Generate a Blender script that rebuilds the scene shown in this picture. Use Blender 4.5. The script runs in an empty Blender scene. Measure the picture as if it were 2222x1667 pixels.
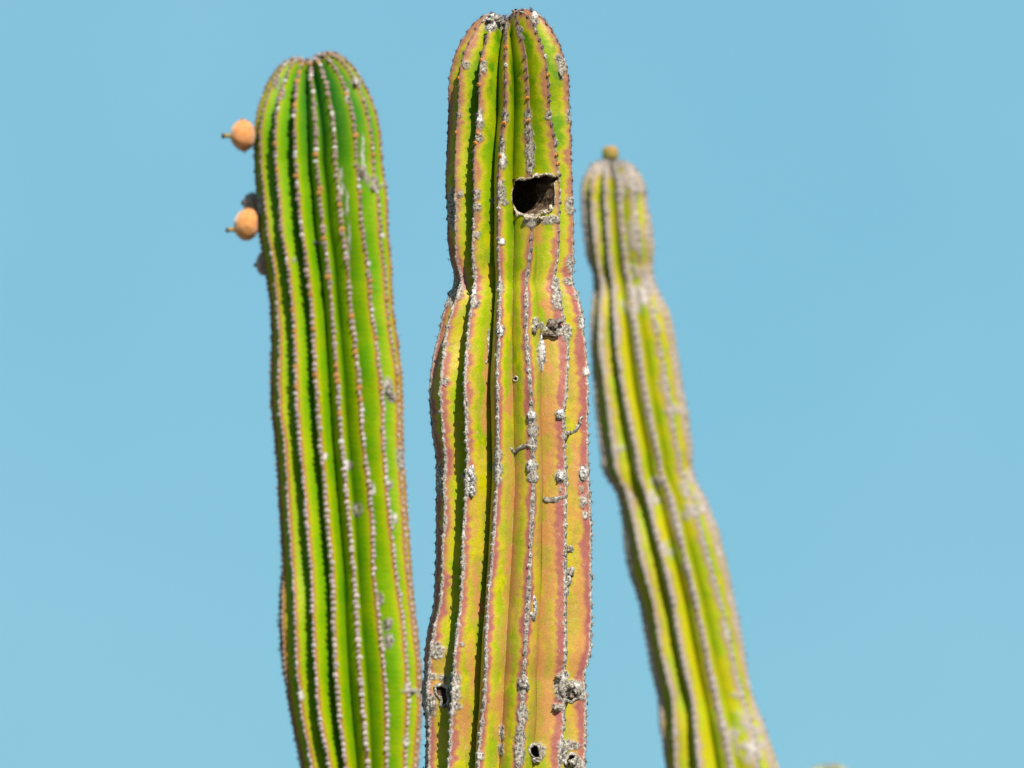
import bpy, math, random
import numpy as np
from mathutils import Vector, Euler

random.seed(7)
RNG = np.random.default_rng(11)
SC = bpy.context.scene
COL = SC.collection

# ------------------------------------------------------------------ camera
PW, PH = 2222.0, 1667.0
PITCH = math.radians(7.0)
DIST = 12.0                                   # metres to the middle cactus
CAM = np.array((0.0, -DIST, 1.6))
LENS = 305.0
FPX = LENS / 36.0 * PW                        # focal length in photo pixels
cam_d = bpy.data.cameras.new('camera')
cam_d.lens = LENS; cam_d.sensor_width = 36.0; cam_d.sensor_fit = 'HORIZONTAL'
cam_d.clip_start = 0.1; cam_d.clip_end = 9000.0
cam_d.dof.use_dof = True
cam_d.dof.focus_distance = DIST / math.cos(PITCH) - 0.05
cam_d.dof.aperture_fstop = 5.0
cam_d.dof.aperture_blades = 9
cam_o = bpy.data.objects.new('camera', cam_d); COL.objects.link(cam_o)
cam_o.location = CAM; cam_o.rotation_euler = (math.radians(90) + PITCH, 0, 0)
SC.camera = cam_o
RT = np.array((1.0, 0, 0))
FW = np.array((0, math.cos(PITCH), math.sin(PITCH)))
UP = np.array((0, -math.sin(PITCH), math.cos(PITCH)))

# ------------------------------------------------------------------ sky, sun, exposure
SUN_AZ, SUN_EL = math.radians(20), math.radians(44)      # azimuth to the right of the viewer's back
sun_dir = Vector((math.sin(SUN_AZ) * math.cos(SUN_EL), -math.cos(SUN_AZ) * math.cos(SUN_EL), math.sin(SUN_EL)))
W = bpy.data.worlds.new('World'); SC.world = W; W.use_nodes = True
wt = W.node_tree
sky = wt.nodes.new('ShaderNodeTexSky'); sky.sky_type = 'NISHITA'; sky.sun_disc = False
sky.sun_elevation = SUN_EL; sky.sun_rotation = math.atan2(sun_dir.x, sun_dir.y)
sky.altitude = 0; sky.air_density = 1.0; sky.dust_density = 0.6; sky.ozone_density = 2.0
tint = wt.nodes.new('ShaderNodeMix'); tint.data_type = 'RGBA'; tint.blend_type = 'MULTIPLY'
tint.inputs['Factor'].default_value = 1.0
wt.links.new(sky.outputs[0], tint.inputs['A'])
tint.inputs['B'].default_value = (0.62, 1.0, 0.98, 1)
bg = wt.nodes['Background']; bg.inputs['Strength'].default_value = 0.058
even = wt.nodes.new('ShaderNodeMix'); even.data_type = 'RGBA'       # thin even haze over the clear sky
even.inputs['Factor'].default_value = 0.82
even.inputs['B'].default_value = (2.25, 5.15, 6.75, 1)
hz_co = wt.nodes.new('ShaderNodeTexCoord'); hz = wt.nodes.new('ShaderNodeTexNoise')
hz.inputs['Scale'].default_value = 17.0; hz.inputs['Detail'].default_value = 4.0
wt.links.new(hz_co.outputs['Generated'], hz.inputs['Vector'])
hz_c = wt.nodes.new('ShaderNodeMix'); hz_c.data_type = 'RGBA'
hz_c.inputs['A'].default_value = (1.92, 4.72, 6.45, 1); hz_c.inputs['B'].default_value = (2.55, 5.42, 7.02, 1)
wt.links.new(hz.outputs['Fac'], hz_c.inputs['Factor'])
wt.links.new(hz_c.outputs['Result'], even.inputs['B'])
wt.links.new(tint.outputs['Result'], even.inputs['A'])
wt.links.new(even.outputs['Result'], bg.inputs['Color'])
sun_l = bpy.data.lights.new('sun', 'SUN'); sun_l.energy = 5.0; sun_l.angle = math.radians(0.53)
sun_l.color = (1.0, 0.95, 0.86)
sun_o = bpy.data.objects.new('sun', sun_l); COL.objects.link(sun_o)
sun_o.rotation_euler = sun_dir.to_track_quat('Z', 'Y').to_euler()
vs = SC.view_settings
vs.view_transform = 'Standard'; vs.look = 'None'; vs.exposure = 0.88; vs.gamma = 1.0; vs.use_curve_mapping = False
SC.render.engine = 'CYCLES'

# ------------------------------------------------------------------ helpers
def at(px, py, Y):
    """world point seen at photo pixel (px, py) in the vertical plane at depth Y"""
    d = FW + RT * ((px - PW / 2) / FPX) - UP * ((py - PH / 2) / FPX)
    return CAM + d * ((Y - CAM[1]) / d[1])

def proj(P):
    v = P - CAM
    z = v @ FW
    return np.stack([PW / 2 + (v @ RT) / z * FPX, PH / 2 - (v @ UP) / z * FPX], -1)

def _h(i, j, k, s):
    n = (i * 374761393 + j * 668265263 + k * 2147483647 + s * 974634777) & 0xffffffff
    n = ((n ^ (n >> 13)) * 1274126177) & 0xffffffff
    n = ((n ^ (n >> 16)) * 2246822519) & 0xffffffff
    return ((n ^ (n >> 15)) & 0xffffff) / float(0xffffff)

def vn(x, y, z=0.0, s=0):
    """smooth value noise 0..1"""
    x, y, z = np.broadcast_arrays(np.asarray(x, float), np.asarray(y, float), np.asarray(z, float))
    i, j, k = np.floor(x).astype(np.int64), np.floor(y).astype(np.int64), np.floor(z).astype(np.int64)
    fx, fy, fz = x - i, y - j, z - k
    fx, fy, fz = [f * f * f * (f * (f * 6 - 15) + 10) for f in (fx, fy, fz)]
    r = 0
    for a in (0, 1):
        for b in (0, 1):
            for c in (0, 1):
                r = r + _h(i + a, j + b, k + c, s) * (fx if a else 1 - fx) * (fy if b else 1 - fy) * (fz if c else 1 - fz)
    return r

def fbm(x, y, z=0.0, s=0, o=3):
    t, a, n = 0, 1.0, 0
    for q in range(o):
        t = t + a * vn(x * 2 ** q, y * 2 ** q, z * 2 ** q, s + q * 17); n += a; a *= .55
    return t / n

def sst(a, b, x):
    t = np.clip((x - a) / (b - a), 0, 1)
    return t * t * (3 - 2 * t)

def smooth(a, sig):
    r = int(sig * 3) + 1
    k = np.exp(-0.5 * (np.arange(-r, r + 1) / sig) ** 2); k /= k.sum()
    return np.convolve(np.pad(a, r, mode='edge'), k, mode='valid')

def in_poly(x, y, poly):
    ins = np.zeros(x.shape, bool); n = len(poly)
    for i in range(n):
        x1, y1 = poly[i]; x2, y2 = poly[(i + 1) % n]
        if y1 == y2: continue
        c = ((y1 > y) != (y2 > y)) & (x < (x2 - x1) * (y - y1) / (y2 - y1) + x1)
        ins ^= c
    return ins

def mesh_from(name, V, F, attrs=None, cols=None, flat=False):
    """V (n,3) float, F (m,4|3) int"""
    V = np.asarray(V, np.float32); F = np.asarray(F, np.int32)
    me = bpy.data.meshes.new(name)
    me.vertices.add(len(V)); me.vertices.foreach_set('co', V.ravel())
    m, k = F.shape
    me.loops.add(m * k); me.loops.foreach_set('vertex_index', F.ravel())
    me.polygons.add(m)
    me.polygons.foreach_set('loop_start', np.arange(0, m * k, k, dtype=np.int32))
    me.polygons.foreach_set('use_smooth', np.full(m, not flat, bool))
    me.update(calc_edges=True)
    for n, a in (attrs or {}).items():
        at_ = me.attributes.new(n, 'FLOAT', 'POINT'); at_.data.foreach_set('value', np.asarray(a, np.float32).ravel())
    if cols is not None:
        c4 = np.ones((len(V), 4), np.float32); c4[:, :3] = cols
        at_ = me.attributes.new('col', 'FLOAT_COLOR', 'POINT'); at_.data.foreach_set('color', c4.ravel())
    return me

def link(name, me, parent=None, mat=None):
    o = bpy.data.objects.new(name, me); COL.objects.link(o)
    if parent is not None: o.parent = parent
    if mat is not None: me.materials.append(mat)
    return o

def grid_faces(nr, nc, wrap=False):
    r = np.arange(nr - 1)[:, None]; c = np.arange(nc if wrap else nc - 1)[None]
    c2 = (c + 1) % nc
    return np.stack([r * nc + c, r * nc + c2, (r + 1) * nc + c2, (r + 1) * nc + c], -1).reshape(-1, 4)

# ------------------------------------------------------------------ materials
ALB = .63                                     # overall reflectance of the plant surfaces
class NT:
    def __init__(s, name):
        s.m = bpy.data.materials.new(name); s.m.use_nodes = True
        s.t = s.m.node_tree; s.b = s.t.nodes['Principled BSDF']
    def n(s, typ, **kw):
        nd = s.t.nodes.new(typ)
        for k, v in kw.items(): setattr(nd, k, v)
        return nd
    def l(s, a, b): s.t.links.new(a, b)
    def attr(s, n):
        a = s.n('ShaderNodeAttribute', attribute_name=n); return a
    def noise(s, scale, detail=3, rough=.55):
        if not hasattr(s, 'co'): s.co = s.n('ShaderNodeTexCoord').outputs['Object']
        q = s.n('ShaderNodeTexNoise'); q.inputs['Scale'].default_value = scale
        q.inputs['Detail'].default_value = detail; q.inputs['Roughness'].default_value = rough
        s.l(s.co, q.inputs['Vector']); return q.outputs['Fac']
    def ramp(s, fac, stops):
        r = s.n('ShaderNodeValToRGB'); e = r.color_ramp.elements
        while len(e) < len(stops): e.new(.5)
        for el, (p, c) in zip(e, stops):
            el.position = p; el.color = (*c, 1) if len(c) == 3 else c
        s.l(fac, r.inputs[0]); return r.outputs[0]
    def mix(s, fac, a, b, blend='MIX'):
        q = s.n('ShaderNodeMix', data_type='RGBA', blend_type=blend)
        for sock, v in ((q.inputs['Factor'], fac), (q.inputs['A'], a), (q.inputs['B'], b)):
            if hasattr(v, 'is_linked'): s.l(v, sock)
            elif isinstance(v, (int, float)): sock.default_value = v
            else: sock.default_value = (*v, 1)
        return q.outputs['Result']
    def math(s, op, a, b):
        q = s.n('ShaderNodeMath', operation=op)
        for sock, v in zip(q.inputs, (a, b)):
            if hasattr(v, 'is_linked'): s.l(v, sock)
            else: sock.default_value = v
        return q.outputs[0]
    def base(s, col):
        s.l(s.mix(1.0, col, (ALB,) * 3, 'MULTIPLY'), s.b.inputs['Base Color'])
    def bump(s, h, strength, dist):
        q = s.n('ShaderNodeBump'); q.inputs['Strength'].default_value = strength; q.inputs['Distance'].default_value = dist
        s.l(h, q.inputs['Height']); s.l(q.outputs[0], s.b.inputs['Normal'])

CORK_STOPS = [(.38, (.05, .045, .045)), (.46, (.23, .195, .155)), (.55, (.36, .305, .245)), (.66, (.58, .53, .47))]

def skin_material(name, green, green2, cool, yellow, salmon, blush, blush2, cork_stops, rough=.42):
    k = NT(name)
    base = k.mix(k.ramp(k.noise(22, 3), [(.35, (0, 0, 0)), (.68, (1, 1, 1))]), green, green2)
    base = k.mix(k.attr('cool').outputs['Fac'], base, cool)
    base = k.mix(k.attr('yellow').outputs['Fac'], base, yellow)
    base = k.mix(k.attr('salmon').outputs['Fac'], base, salmon)
    bl = k.mix(k.noise(70, 3), blush, blush2)
    base = k.mix(k.attr('blush').outputs['Fac'], base, bl)
    base = k.mix(1.0, base, k.ramp(k.noise(620, 4, .7), [(.36, (.74, .76, .7)), (.5, (.98, .98, .98)), (.66, (1.12, 1.1, 1.0))]), 'MULTIPLY')
    base = k.mix(k.ramp(k.noise(150, 5, .7), [(.60, (0, 0, 0)), (.72, (.5, .5, .5))]), base, k.mix(.5, blush, yellow))
    base = k.mix(k.attr('dots').outputs['Fac'], base, (.56, .38, .20))
    ck = k.ramp(k.noise(330, 4, .65), cork_stops)
    ck = k.mix(k.attr('purple').outputs['Fac'], ck, k.mix(k.noise(260, 3), (.16, .075, .065), (.30, .15, .12)))
    ck = k.mix(k.math('MULTIPLY', k.attr('pale').outputs['Fac'], k.ramp(k.noise(420, 3), [(.36, (.1,) * 3), (.5, (1,) * 3)])), ck, (.76, .72, .68))
    cork = k.attr('cork').outputs['Fac']
    base = k.mix(cork, base, ck)
    k.base(base)
    rr = k.math('ADD', k.math('MULTIPLY', cork, .45), rough)
    k.l(rr, k.b.inputs['Roughness'])
    k.b.inputs['Specular IOR Level'].default_value = .14
    k.bump(k.noise(420, 4, .6), .25, .0012)
    return k.m

def col_material(name, rough=.8, var=.25, scale=600):
    k = NT(name)
    c = k.attr('col').outputs['Color']
    f = k.ramp(k.noise(scale, 3), [(.3, (1 - var,) * 3), (.7, (1 + 0 * var,) * 3)])
    k.base(k.mix(1.0, c, f, 'MULTIPLY'))
    k.b.inputs['Roughness'].default_value = rough
    k.b.inputs['Specular IOR Level'].default_value = .2
    return k.m

def cork_material(name, stops, scale=300, bump=.5):
    k = NT(name)
    k.base(k.ramp(k.noise(scale, 5, .65), stops))
    k.b.inputs['Roughness'].default_value = .92; k.b.inputs['Specular IOR Level'].default_value = .15
    k.bump(k.noise(scale * 1.3, 4), bump, .002)
    return k.m

M_AREOLE = col_material('areole_felt')
M_SPINE = col_material('spine', .5, .1)
M_SCAB = cork_material('scab_cork', [(.38, (.05, .045, .045)), (.45, (.23, .195, .155)), (.55, (.37, .32, .26)), (.64, (.76, .73, .69))], 240)
M_SCAB_PALE = cork_material('pale_scab', [(.38, (.07, .06, .06)), (.46, (.34, .30, .27)), (.53, (.66, .63, .60)), (.64, (.84, .82, .80))], 230, .9)
M_RIM = cork_material('callus_rim', [(.36, (.14, .10, .06)), (.46, (.38, .30, .20)), (.55, (.58, .49, .38)), (.66, (.80, .74, .66))], 260)
M_CAVE_SHADED = cork_material('shaded_cavity_wood', [(.36, (.025, .013, .008)), (.5, (.06, .032, .018)), (.64, (.11, .065, .04))], 130, .9)  # dark rotted lining, near-black so the depth's shade is in the colour
M_CAVE_LIT = cork_material('lit_cavity_wood', [(.36, (.035, .02, .012)), (.5, (.13, .077, .045)), (.64, (.28, .20, .125))], 160, .9)  # lighter copy of the lining, paints the lit right wall of the nest
M_BARK = cork_material('dead_husk', [(.38, (.04, .03, .025)), (.5, (.16, .11, .09)), (.62, (.36, .29, .23))], 260, .9)

# ------------------------------------------------------------------ ground
k = NT('desert_sand')
c = k.ramp(k.noise(.35, 5), [(.3, (.17, .13, .085)), (.7, (.27, .21, .14))])
k.base(k.mix(.35, c, k.ramp(k.noise(14, 5), [(.35, (.10, .08, .05)), (.65, (.30, .24, .17))])))
k.b.inputs['Roughness'].default_value = .95; k.bump(k.noise(9, 6), .4, .05)
gv, gf = [], []
rad = [0.0, 3, 6, 10, 16, 30, 70, 200, 700, 2500, 7000]; NA = 48
gv.append((0, 0, 0))
for r in rad[1:]:
    for a in range(NA):
        th = 2 * math.pi * a / NA; x, y = r * math.cos(th), r * math.sin(th)
        gv.append((x, y, .06 * (float(vn(x * .3, y * .3)) - .5) if 2.5 < r < 60 else 0.0))
gfaces = [(0, 1 + a, 1 + (a + 1) % NA) for a in range(NA)]
for i in range(len(rad) - 2):
    b0, b1 = 1 + i * NA, 1 + (i + 1) * NA
    for a in range(NA):
        gfaces.append((b0 + a, b1 + a, b1 + (a + 1) % NA, b0 + (a + 1) % NA))
gm = bpy.data.meshes.new('ground'); gm.from_pydata(gv, [], gfaces); gm.update()
for p in gm.polygons: p.use_smooth = True
go = link('ground', gm, None, k.m); go['kind'] = 'structure'; go['label'] = 'dry sandy desert ground'

# ------------------------------------------------------------------ bead and spine batches
def bead_template(nu=8, nv=4):
    vs_, fs = [], []
    for i in range(nv + 1):
        th = math.pi / 2 * i / nv
        for j in range(nu):
            a = 2 * math.pi * j / nu
            vs_.append((math.cos(th) * math.cos(a), math.cos(th) * math.sin(a), math.sin(th)))
    f = grid_faces(nv + 1, nu, True)
    return np.array(vs_), f
BV, BF = bead_template()

def frame_from(n):
    n = n / np.linalg.norm(n, axis=-1, keepdims=True)
    t = np.cross(UP[None], n); t /= np.linalg.norm(t, axis=-1, keepdims=True) + 1e-9
    b = np.cross(n, t)
    return t, b, n

def beads_mesh(name, P, Nrm, rx, ry, rz, cols, org, pit=.4):
    t, b, n = frame_from(Nrm)
    m = len(P)
    jit = RNG.uniform(.85, 1.15, (m, len(BV), 1))
    V = (P[:, None] + (BV[None, :, 0:1] * rx[:, None, None] * t[:, None] + BV[None, :, 1:2] * ry[:, None, None] * b[:, None]
         + BV[None, :, 2:3] * rz[:, None, None] * n[:, None]) * jit - n[:, None] * (rz[:, None, None] * .3)).reshape(-1, 3)
    F = (BF[None] + (np.arange(m) * len(BV))[:, None, None]).reshape(-1, 4)
    shade = np.where(BV[:, 2] > .8, pit, 1.0)[None, :, None]            # dark felt pit in each areole's middle
    C = (cols[:, None] * shade * RNG.uniform(.9, 1.1, (m, len(BV), 1))).reshape(-1, 3)
    return mesh_from(name, V - org, F, cols=np.clip(C, 0, 1))

def spines_mesh(name, P, Nrm, per, lmin, lmax, rad, cols, org):
    m = len(P)
    t, b, n = frame_from(Nrm)
    P = np.repeat(P, per, 0); t, b, n = [np.repeat(q, per, 0) for q in (t, b, n)]
    q = len(P)
    a = RNG.uniform(0, 2 * np.pi, q); sp = RNG.uniform(.25, 1.25, q)
    d = n * np.cos(sp)[:, None] + (t * np.cos(a)[:, None] + b * np.sin(a)[:, None]) * np.sin(sp)[:, None]
    L = RNG.uniform(lmin, lmax, q)[:, None]
    s1 = np.cross(d, UP[None]); s1 /= np.linalg.norm(s1, axis=1, keepdims=True) + 1e-9
    s2 = np.cross(d, s1)
    base = [P + rad * (s1 * math.cos(w) + s2 * math.sin(w)) for w in (0, 2.094, 4.189)]
    tip = P + d * L
    V = np.stack(base + [tip], 1).reshape(-1, 3)
    i = np.arange(q)[:, None] * 4
    F = np.concatenate([i + np.array([[0, 1, 3]]), i + np.array([[1, 2, 3]]), i + np.array([[2, 0, 3]])])
    C = np.repeat(np.repeat(cols, per, 0), 4, 0)
    return mesh_from(name, V - org, F, cols=C, flat=True)

# ------------------------------------------------------------------ the cactus generator
DOME_H = np.array([0, .15, .3, .42, .54, .65, .77, .87, .94, .98, 1.0, .985, .95, .92])
DOME_R = np.array([1, .998, .985, .95, .895, .82, .72, .60, .49, .39, .28, .18, .08, .006])

class Cactus:
    pass

def cactus(name, label, group, Yc, rows, crests, N, y_dome, y_top, depth, pexp, dy, nu_f, nu_b, masks, skin, spacing,
           bead, spine, dome_dx=0.0, tilt=(.12, .10), holes=(), notch=None, valley=None, flute=0.0, pit=.4, seed=1, slope_tau=500.0, crest_jit=2.0, wrinkle=.8):
    K = Cactus()
    rows = sorted(rows)
    ry = np.array([r[0] for r in rows], float)
    L = np.array([r[1] for r in rows], float); R = np.array([r[2] for r in rows], float)
    mpp = (Yc - CAM[1]) / math.cos(PITCH) / FPX                      # metres per photo pixel at this depth
    yb = np.arange(y_dome, max(1700, y_dome + 40) + .1, dy)
    cx = smooth(np.interp(yb, ry, (L + R) / 2), 7 / dy * 1.2)
    Rp = smooth(np.interp(yb, ry, (R - L) / 2), 7 / dy * 1.2)
    nv_ = len(crests[0][1])
    ang = []
    for q in range(nv_):
        cy = np.array([c[0] for c in crests], float); cv = np.array([c[1][q] for c in crests], float)
        x = np.interp(yb, cy, cv)
        c0 = np.interp(yb, ry, (L + R) / 2); r0 = np.interp(yb, ry, (R - L) / 2)
        ang.append(smooth(np.arcsin(np.clip((x - c0) / (r0 * 1.0), -.985, .985)), 22 / dy))
    ang = np.array(ang)
    nom = 2 * math.pi / N
    for _ in range(3):
        for q in range(1, nv_):
            ang[q] = np.maximum(ang[q], ang[q - 1] + nom * .55)
    nb = N - nv_
    span = ang[0] + 2 * math.pi - ang[-1]
    back = np.array([ang[-1] + span * (j + 1) / (nb + 1) for j in range(nb)])
    back = back + (RNG.uniform(-.06, .06, (nb, 1)) * nom if nb else 0)
    A = np.concatenate([ang, back])                                  # (N, rows) crest azimuths
    # ---- dome rows above the body rows
    R0, H = Rp[0], y_dome - y_top
    hh, rr = DOME_H * H, DOME_R * R0
    # smooth the profile by dense interpolation on arc length
    s0 = np.concatenate([[0], np.cumsum(np.hypot(np.diff(hh), np.diff(rr)))])
    sd = np.arange(dy, s0[-1], dy)
    hd = smooth(np.interp(np.concatenate([sd - 0]), s0, hh), 14 / dy); rd = smooth(np.interp(sd, s0, rr), 14 / dy)
    rd = np.maximum(rd, 0.004 * R0)
    tr, th = np.gradient(rd), np.gradient(hd)
    ln = np.hypot(tr, th) + 1e-9
    nr_d, nh_d = th / ln, -tr / ln
    w = np.clip(hd / H, 0, 1) ** 1.6
    nd = len(sd)
    C0 = at(cx[0], y_dome, Yc)
    dome_C = C0[None] + UP[None] * (hd * mpp)[:, None] + RT[None] * (dome_dx * w * mpp)[:, None]
    # ---- body rows
    body_C = np.array([at(cx[i], yb[i], Yc) for i in range(len(yb))])
    # ---- below the picture, down to the ground
    cl = body_C[-1]; bk = body_C[-min(60, len(body_C))]
    sl = (cl - bk) / max(bk[2] - cl[2], 1e-3)
    zs = np.arange(cl[2] - .012, -.05, -.03); tau = slope_tau * mpp
    drop = cl[2] - zs
    ext_C = np.stack([cl[0] + sl[0] * tau * (1 - np.exp(-drop / tau)), np.full(len(zs), Yc), zs], 1)
    ext_R = Rp[-1] * (1 + .12 * sst(0, 2.5, drop)) * (1 - .1 * sst(2.2, 2.9, drop)) * (1 + .05 * np.sin(drop * 9) * sst(0, .4, drop))
    # ---- stack top -> bottom
    C = np.concatenate([dome_C[::-1], body_C, ext_C])
    rad = np.concatenate([rd[::-1], Rp, ext_R])
    nr_ = np.concatenate([nr_d[::-1], np.ones(len(yb) + len(zs))]); nh_ = np.concatenate([nh_d[::-1], np.zeros(len(yb) + len(zs))])
    wt_ = np.concatenate([w[::-1], np.zeros(len(yb) + len(zs))])
    S = np.concatenate([y_dome - sd[::-1], yb, yb[-1] + drop / mpp])
    AA = np.concatenate([np.repeat(A[:, :1], nd, 1), A, np.repeat(A[:, -1:], len(zs), 1)], 1)
    Rloc = np.concatenate([np.full(nd, R0), Rp, ext_R])
    dsc = sst(0.0, .42, rad / Rloc) * .94 + .06
    org = np.array((ext_C[-1][0], Yc, 0.0))
    root = bpy.data.objects.new(name, None); COL.objects.link(root)
    root.empty_display_size = .2; root.location = org
    root['label'] = label; root['category'] = 'cactus'
    if group: root['group'] = group
    K.root, K.org, K.mpp, K.Yc = root, org, mpp, Yc
    K.ribs = []; K.pix = []; K.pos = []; K.nrm = []
    nR = len(S)
    for kx in range(N):
        ak = AA[kx]; an = AA[(kx + 1) % N] + (2 * math.pi if kx == N - 1 else 0); ap = AA[kx - 1] - (2 * math.pi if kx == 0 else 0)
        mid = np.cos(ak[nd:nd + len(yb)]).mean()
        front = mid > -.28
        nu = nu_f if front else nu_b
        v = np.linspace(-1, 1, nu + 1); u = np.sign(v) * np.abs(v) ** 1.2
        half = np.where(u[None] < 0, ((ak - ap) / 2)[:, None], ((an - ak) / 2)[:, None])
        phi = ak[:, None] + u[None] * half
        au = np.abs(u)[None]
        hw = np.sqrt((rad[:, None] * half) ** 2 + (depth * Rloc * dsc)[:, None] ** 2)
        dist = au * hw                                               # pixels from the crest along the flank
        sd_ = np.sign(u)[None] * dist
        Sg = S[:, None] + 0 * dist
        # areoles along this rib
        asp = spacing * RNG.uniform(.93, 1.07)
        aS = np.arange(S[0] + asp * .5, S[-1] - 5, asp); aS = aS + RNG.uniform(-.14, .14, len(aS)) * asp
        near = np.abs(S[:, None] - aS[np.clip(np.searchsorted(aS, S)[:, None] + np.array([[-1, 0]]), 0, len(aS) - 1)]).min(1)
        bump = np.exp(-(near / (asp * .28)) ** 2)[:, None]
        rid = kx * 13.7 + seed * 101.3
        # rib section: rounded crest, flank, creased groove that undulates a little
        g = au ** pexp
        g = g * (1 - .06 * np.sin(np.pi * au))
        dep = depth * (1 + .16 * (fbm(S / 130, rid, s=seed) - .5))[:, None] * Rloc[:, None] * dsc[:, None]
        if valley is not None:
            gl, gr = valley((kx - 1) % N, S), valley(kx, S)
            dep = dep * np.where(u[None] < 0, (gl + 0 * S)[:, None], (gr + 0 * S)[:, None])
        disp = -dep * g
        disp = disp - flute * (bump - .4) * sst(.12, .5, au) * (1 - au ** 4)
        disp = disp + crest_jit * (fbm(S / 70, rid + 5.1, s=seed) - .5)[:, None] * 2 * (1 - au ** 2) * dsc[:, None]
        disp = disp + (bump - .45) * min(.9, spacing * .035) * np.exp(-(dist / (spacing * .42)) ** 2) * dsc[:, None]
        edge = (1 - au ** 6)
        disp = disp + wrinkle * 2 * (fbm(sd_ / 22, Sg / 15, rid, s=seed + 3) - .5) * edge * dsc[:, None]
        micro = 0
        re = rad[:, None] + nr_[:, None] * disp
        re = np.maximum(re, .3)
        he = nh_[:, None] * disp
        def place(re, he):
            xs, zs_ = re * np.sin(phi), re * np.cos(phi)
            up = he + wt_[:, None] * (tilt[0] * xs - tilt[1] * zs_)
            if notch: up = up - notch[1] * np.exp(-((xs - notch[0]) / notch[2]) ** 2) * wt_[:, None] ** 3
            return C[:, None] + (RT * (xs[..., None]) - FW * zs_[..., None] + UP * up[..., None]) * mpp
        P = place(re, he)
        px = proj(P.reshape(-1, 3)).reshape(nR, nu + 1, 2)
        vis = np.cos(phi) > -.15
        mk = masks(K, kx, px, sd_, dist, Sg, bump, rid, u[None] + 0 * dist, vis, phi)
        lift = mk.pop('lift')
        disp = disp + lift * dsc[:, None]
        re = np.maximum(rad[:, None] + nr_[:, None] * disp, .3); he = nh_[:, None] * disp
        P = place(re, he)
        F = grid_faces(nR, nu + 1)
        rn = (RT * np.sin(phi)[..., None] - FW * np.cos(phi)[..., None]) * nr_[:, None, None] + UP * nh_[:, None, None]
        if front:
            K.pix.append(px.reshape(-1, 2)); K.pos.append(P.reshape(-1, 3)); K.nrm.append(rn.reshape(-1, 3))
            cut = np.zeros(nR * (nu + 1), bool)
            pf = px.reshape(-1, 2); cf = (np.cos(phi) > .05).ravel()
            for poly in holes:
                poly = np.array(poly)
                bb = (pf[:, 0] > poly[:, 0].min()) & (pf[:, 0] < poly[:, 0].max()) & (pf[:, 1] > poly[:, 1].min()) & (pf[:, 1] < poly[:, 1].max()) & cf
                idx = np.nonzero(bb)[0]
                if len(idx): cut[idx] |= in_poly(pf[idx, 0], pf[idx, 1], poly)
            if cut.any(): F = F[cut[F].sum(1) < 2]
        me = mesh_from('rib', P.reshape(-1, 3) - org, F, attrs=mk)
        ro = link('rib', me, root, skin)
        K.ribs.append(ro)
        # areole beads and spines
        ri = np.clip(np.searchsorted(S, aS), 0, nR - 1); mc = nu // 2
        keep = aS < 3200
        if not front: keep &= (np.arange(len(aS)) % 1 == 0)
        ri = ri[keep]
        bp = P[ri, mc]; bn = rn[ri, mc]; bpx = px[ri, mc]
        okb = np.ones(len(bp), bool)
        if front:
            for poly in holes:
                okb &= ~in_poly(bpx[:, 0], bpx[:, 1], np.array(poly))
        okb &= RNG.uniform(0, 1, len(bp)) > .05
        bp, bn, bpx = bp[okb], bn[okb], bpx[okb]
        bp = bp + (RNG.normal(0, 1, (len(bp), 1)) * RT + RNG.normal(0, .6, (len(bp), 1)) * UP) * mpp
        rx, ry_, rz, bc = bead(kx, bpx, len(bp), front)
        ao = link('areole_row', beads_mesh('areole_row', bp, bn, rx * mpp, ry_ * mpp, rz * mpp, bc, org, pit), ro, M_AREOLE)
        ao['kind'] = 'stuff'
        if spine:
            per, lmin, lmax, rr_, sc_ = spine
            cs = np.array(sc_)[None] * RNG.uniform(.5, 1.6, (len(bp), 1))
            so = link('spine_row', spines_mesh('spine_row', bp, bn, per, lmin * mpp, lmax * mpp, rr_ * mpp, cs, org), ro, M_SPINE)
            so['kind'] = 'stuff'
    K.pix = np.concatenate(K.pix); K.pos = np.concatenate(K.pos); K.nrm = np.concatenate(K.nrm)
    fr = (K.nrm @ FW) < .25
    K.pix, K.pos, K.nrm = K.pix[fr], K.pos[fr], K.nrm[fr]
    return K

def surf(K, pts, n=6):
    """surface position and outward direction under photo pixels"""
    out, nn = [], []
    for p in pts:
        d = ((K.pix - np.array(p)) ** 2).sum(1)
        i = np.argpartition(d, 60)[:60]
        dp = K.pos[i] @ FW; r_ = np.sqrt(d[i])
        nearest = dp[r_ < r_.min() + 5].min()
        i = i[(dp < nearest + 22 * K.mpp)]
        i = i[np.argsort(d[i])[:n]]
        wgt = 1 / (d[i] + .5); wgt /= wgt.sum()
        out.append((K.pos[i] * wgt[:, None]).sum(0)); v = (K.nrm[i] * wgt[:, None]).sum(0); nn.append(v / np.linalg.norm(v))
    return np.array(out), np.array(nn)

def densify(poly, step, closed=True):
    poly = [np.array(p, float) for p in poly]; out = []
    m = len(poly)
    for i in range(m if closed else m - 1):
        a, b = poly[i], poly[(i + 1) % m]
        q = max(1, int(np.linalg.norm(b - a) / step))
        for j in range(q): out.append(a + (b - a) * j / q)
    if not closed: out.append(poly[-1])
    return np.array(out)

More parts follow.
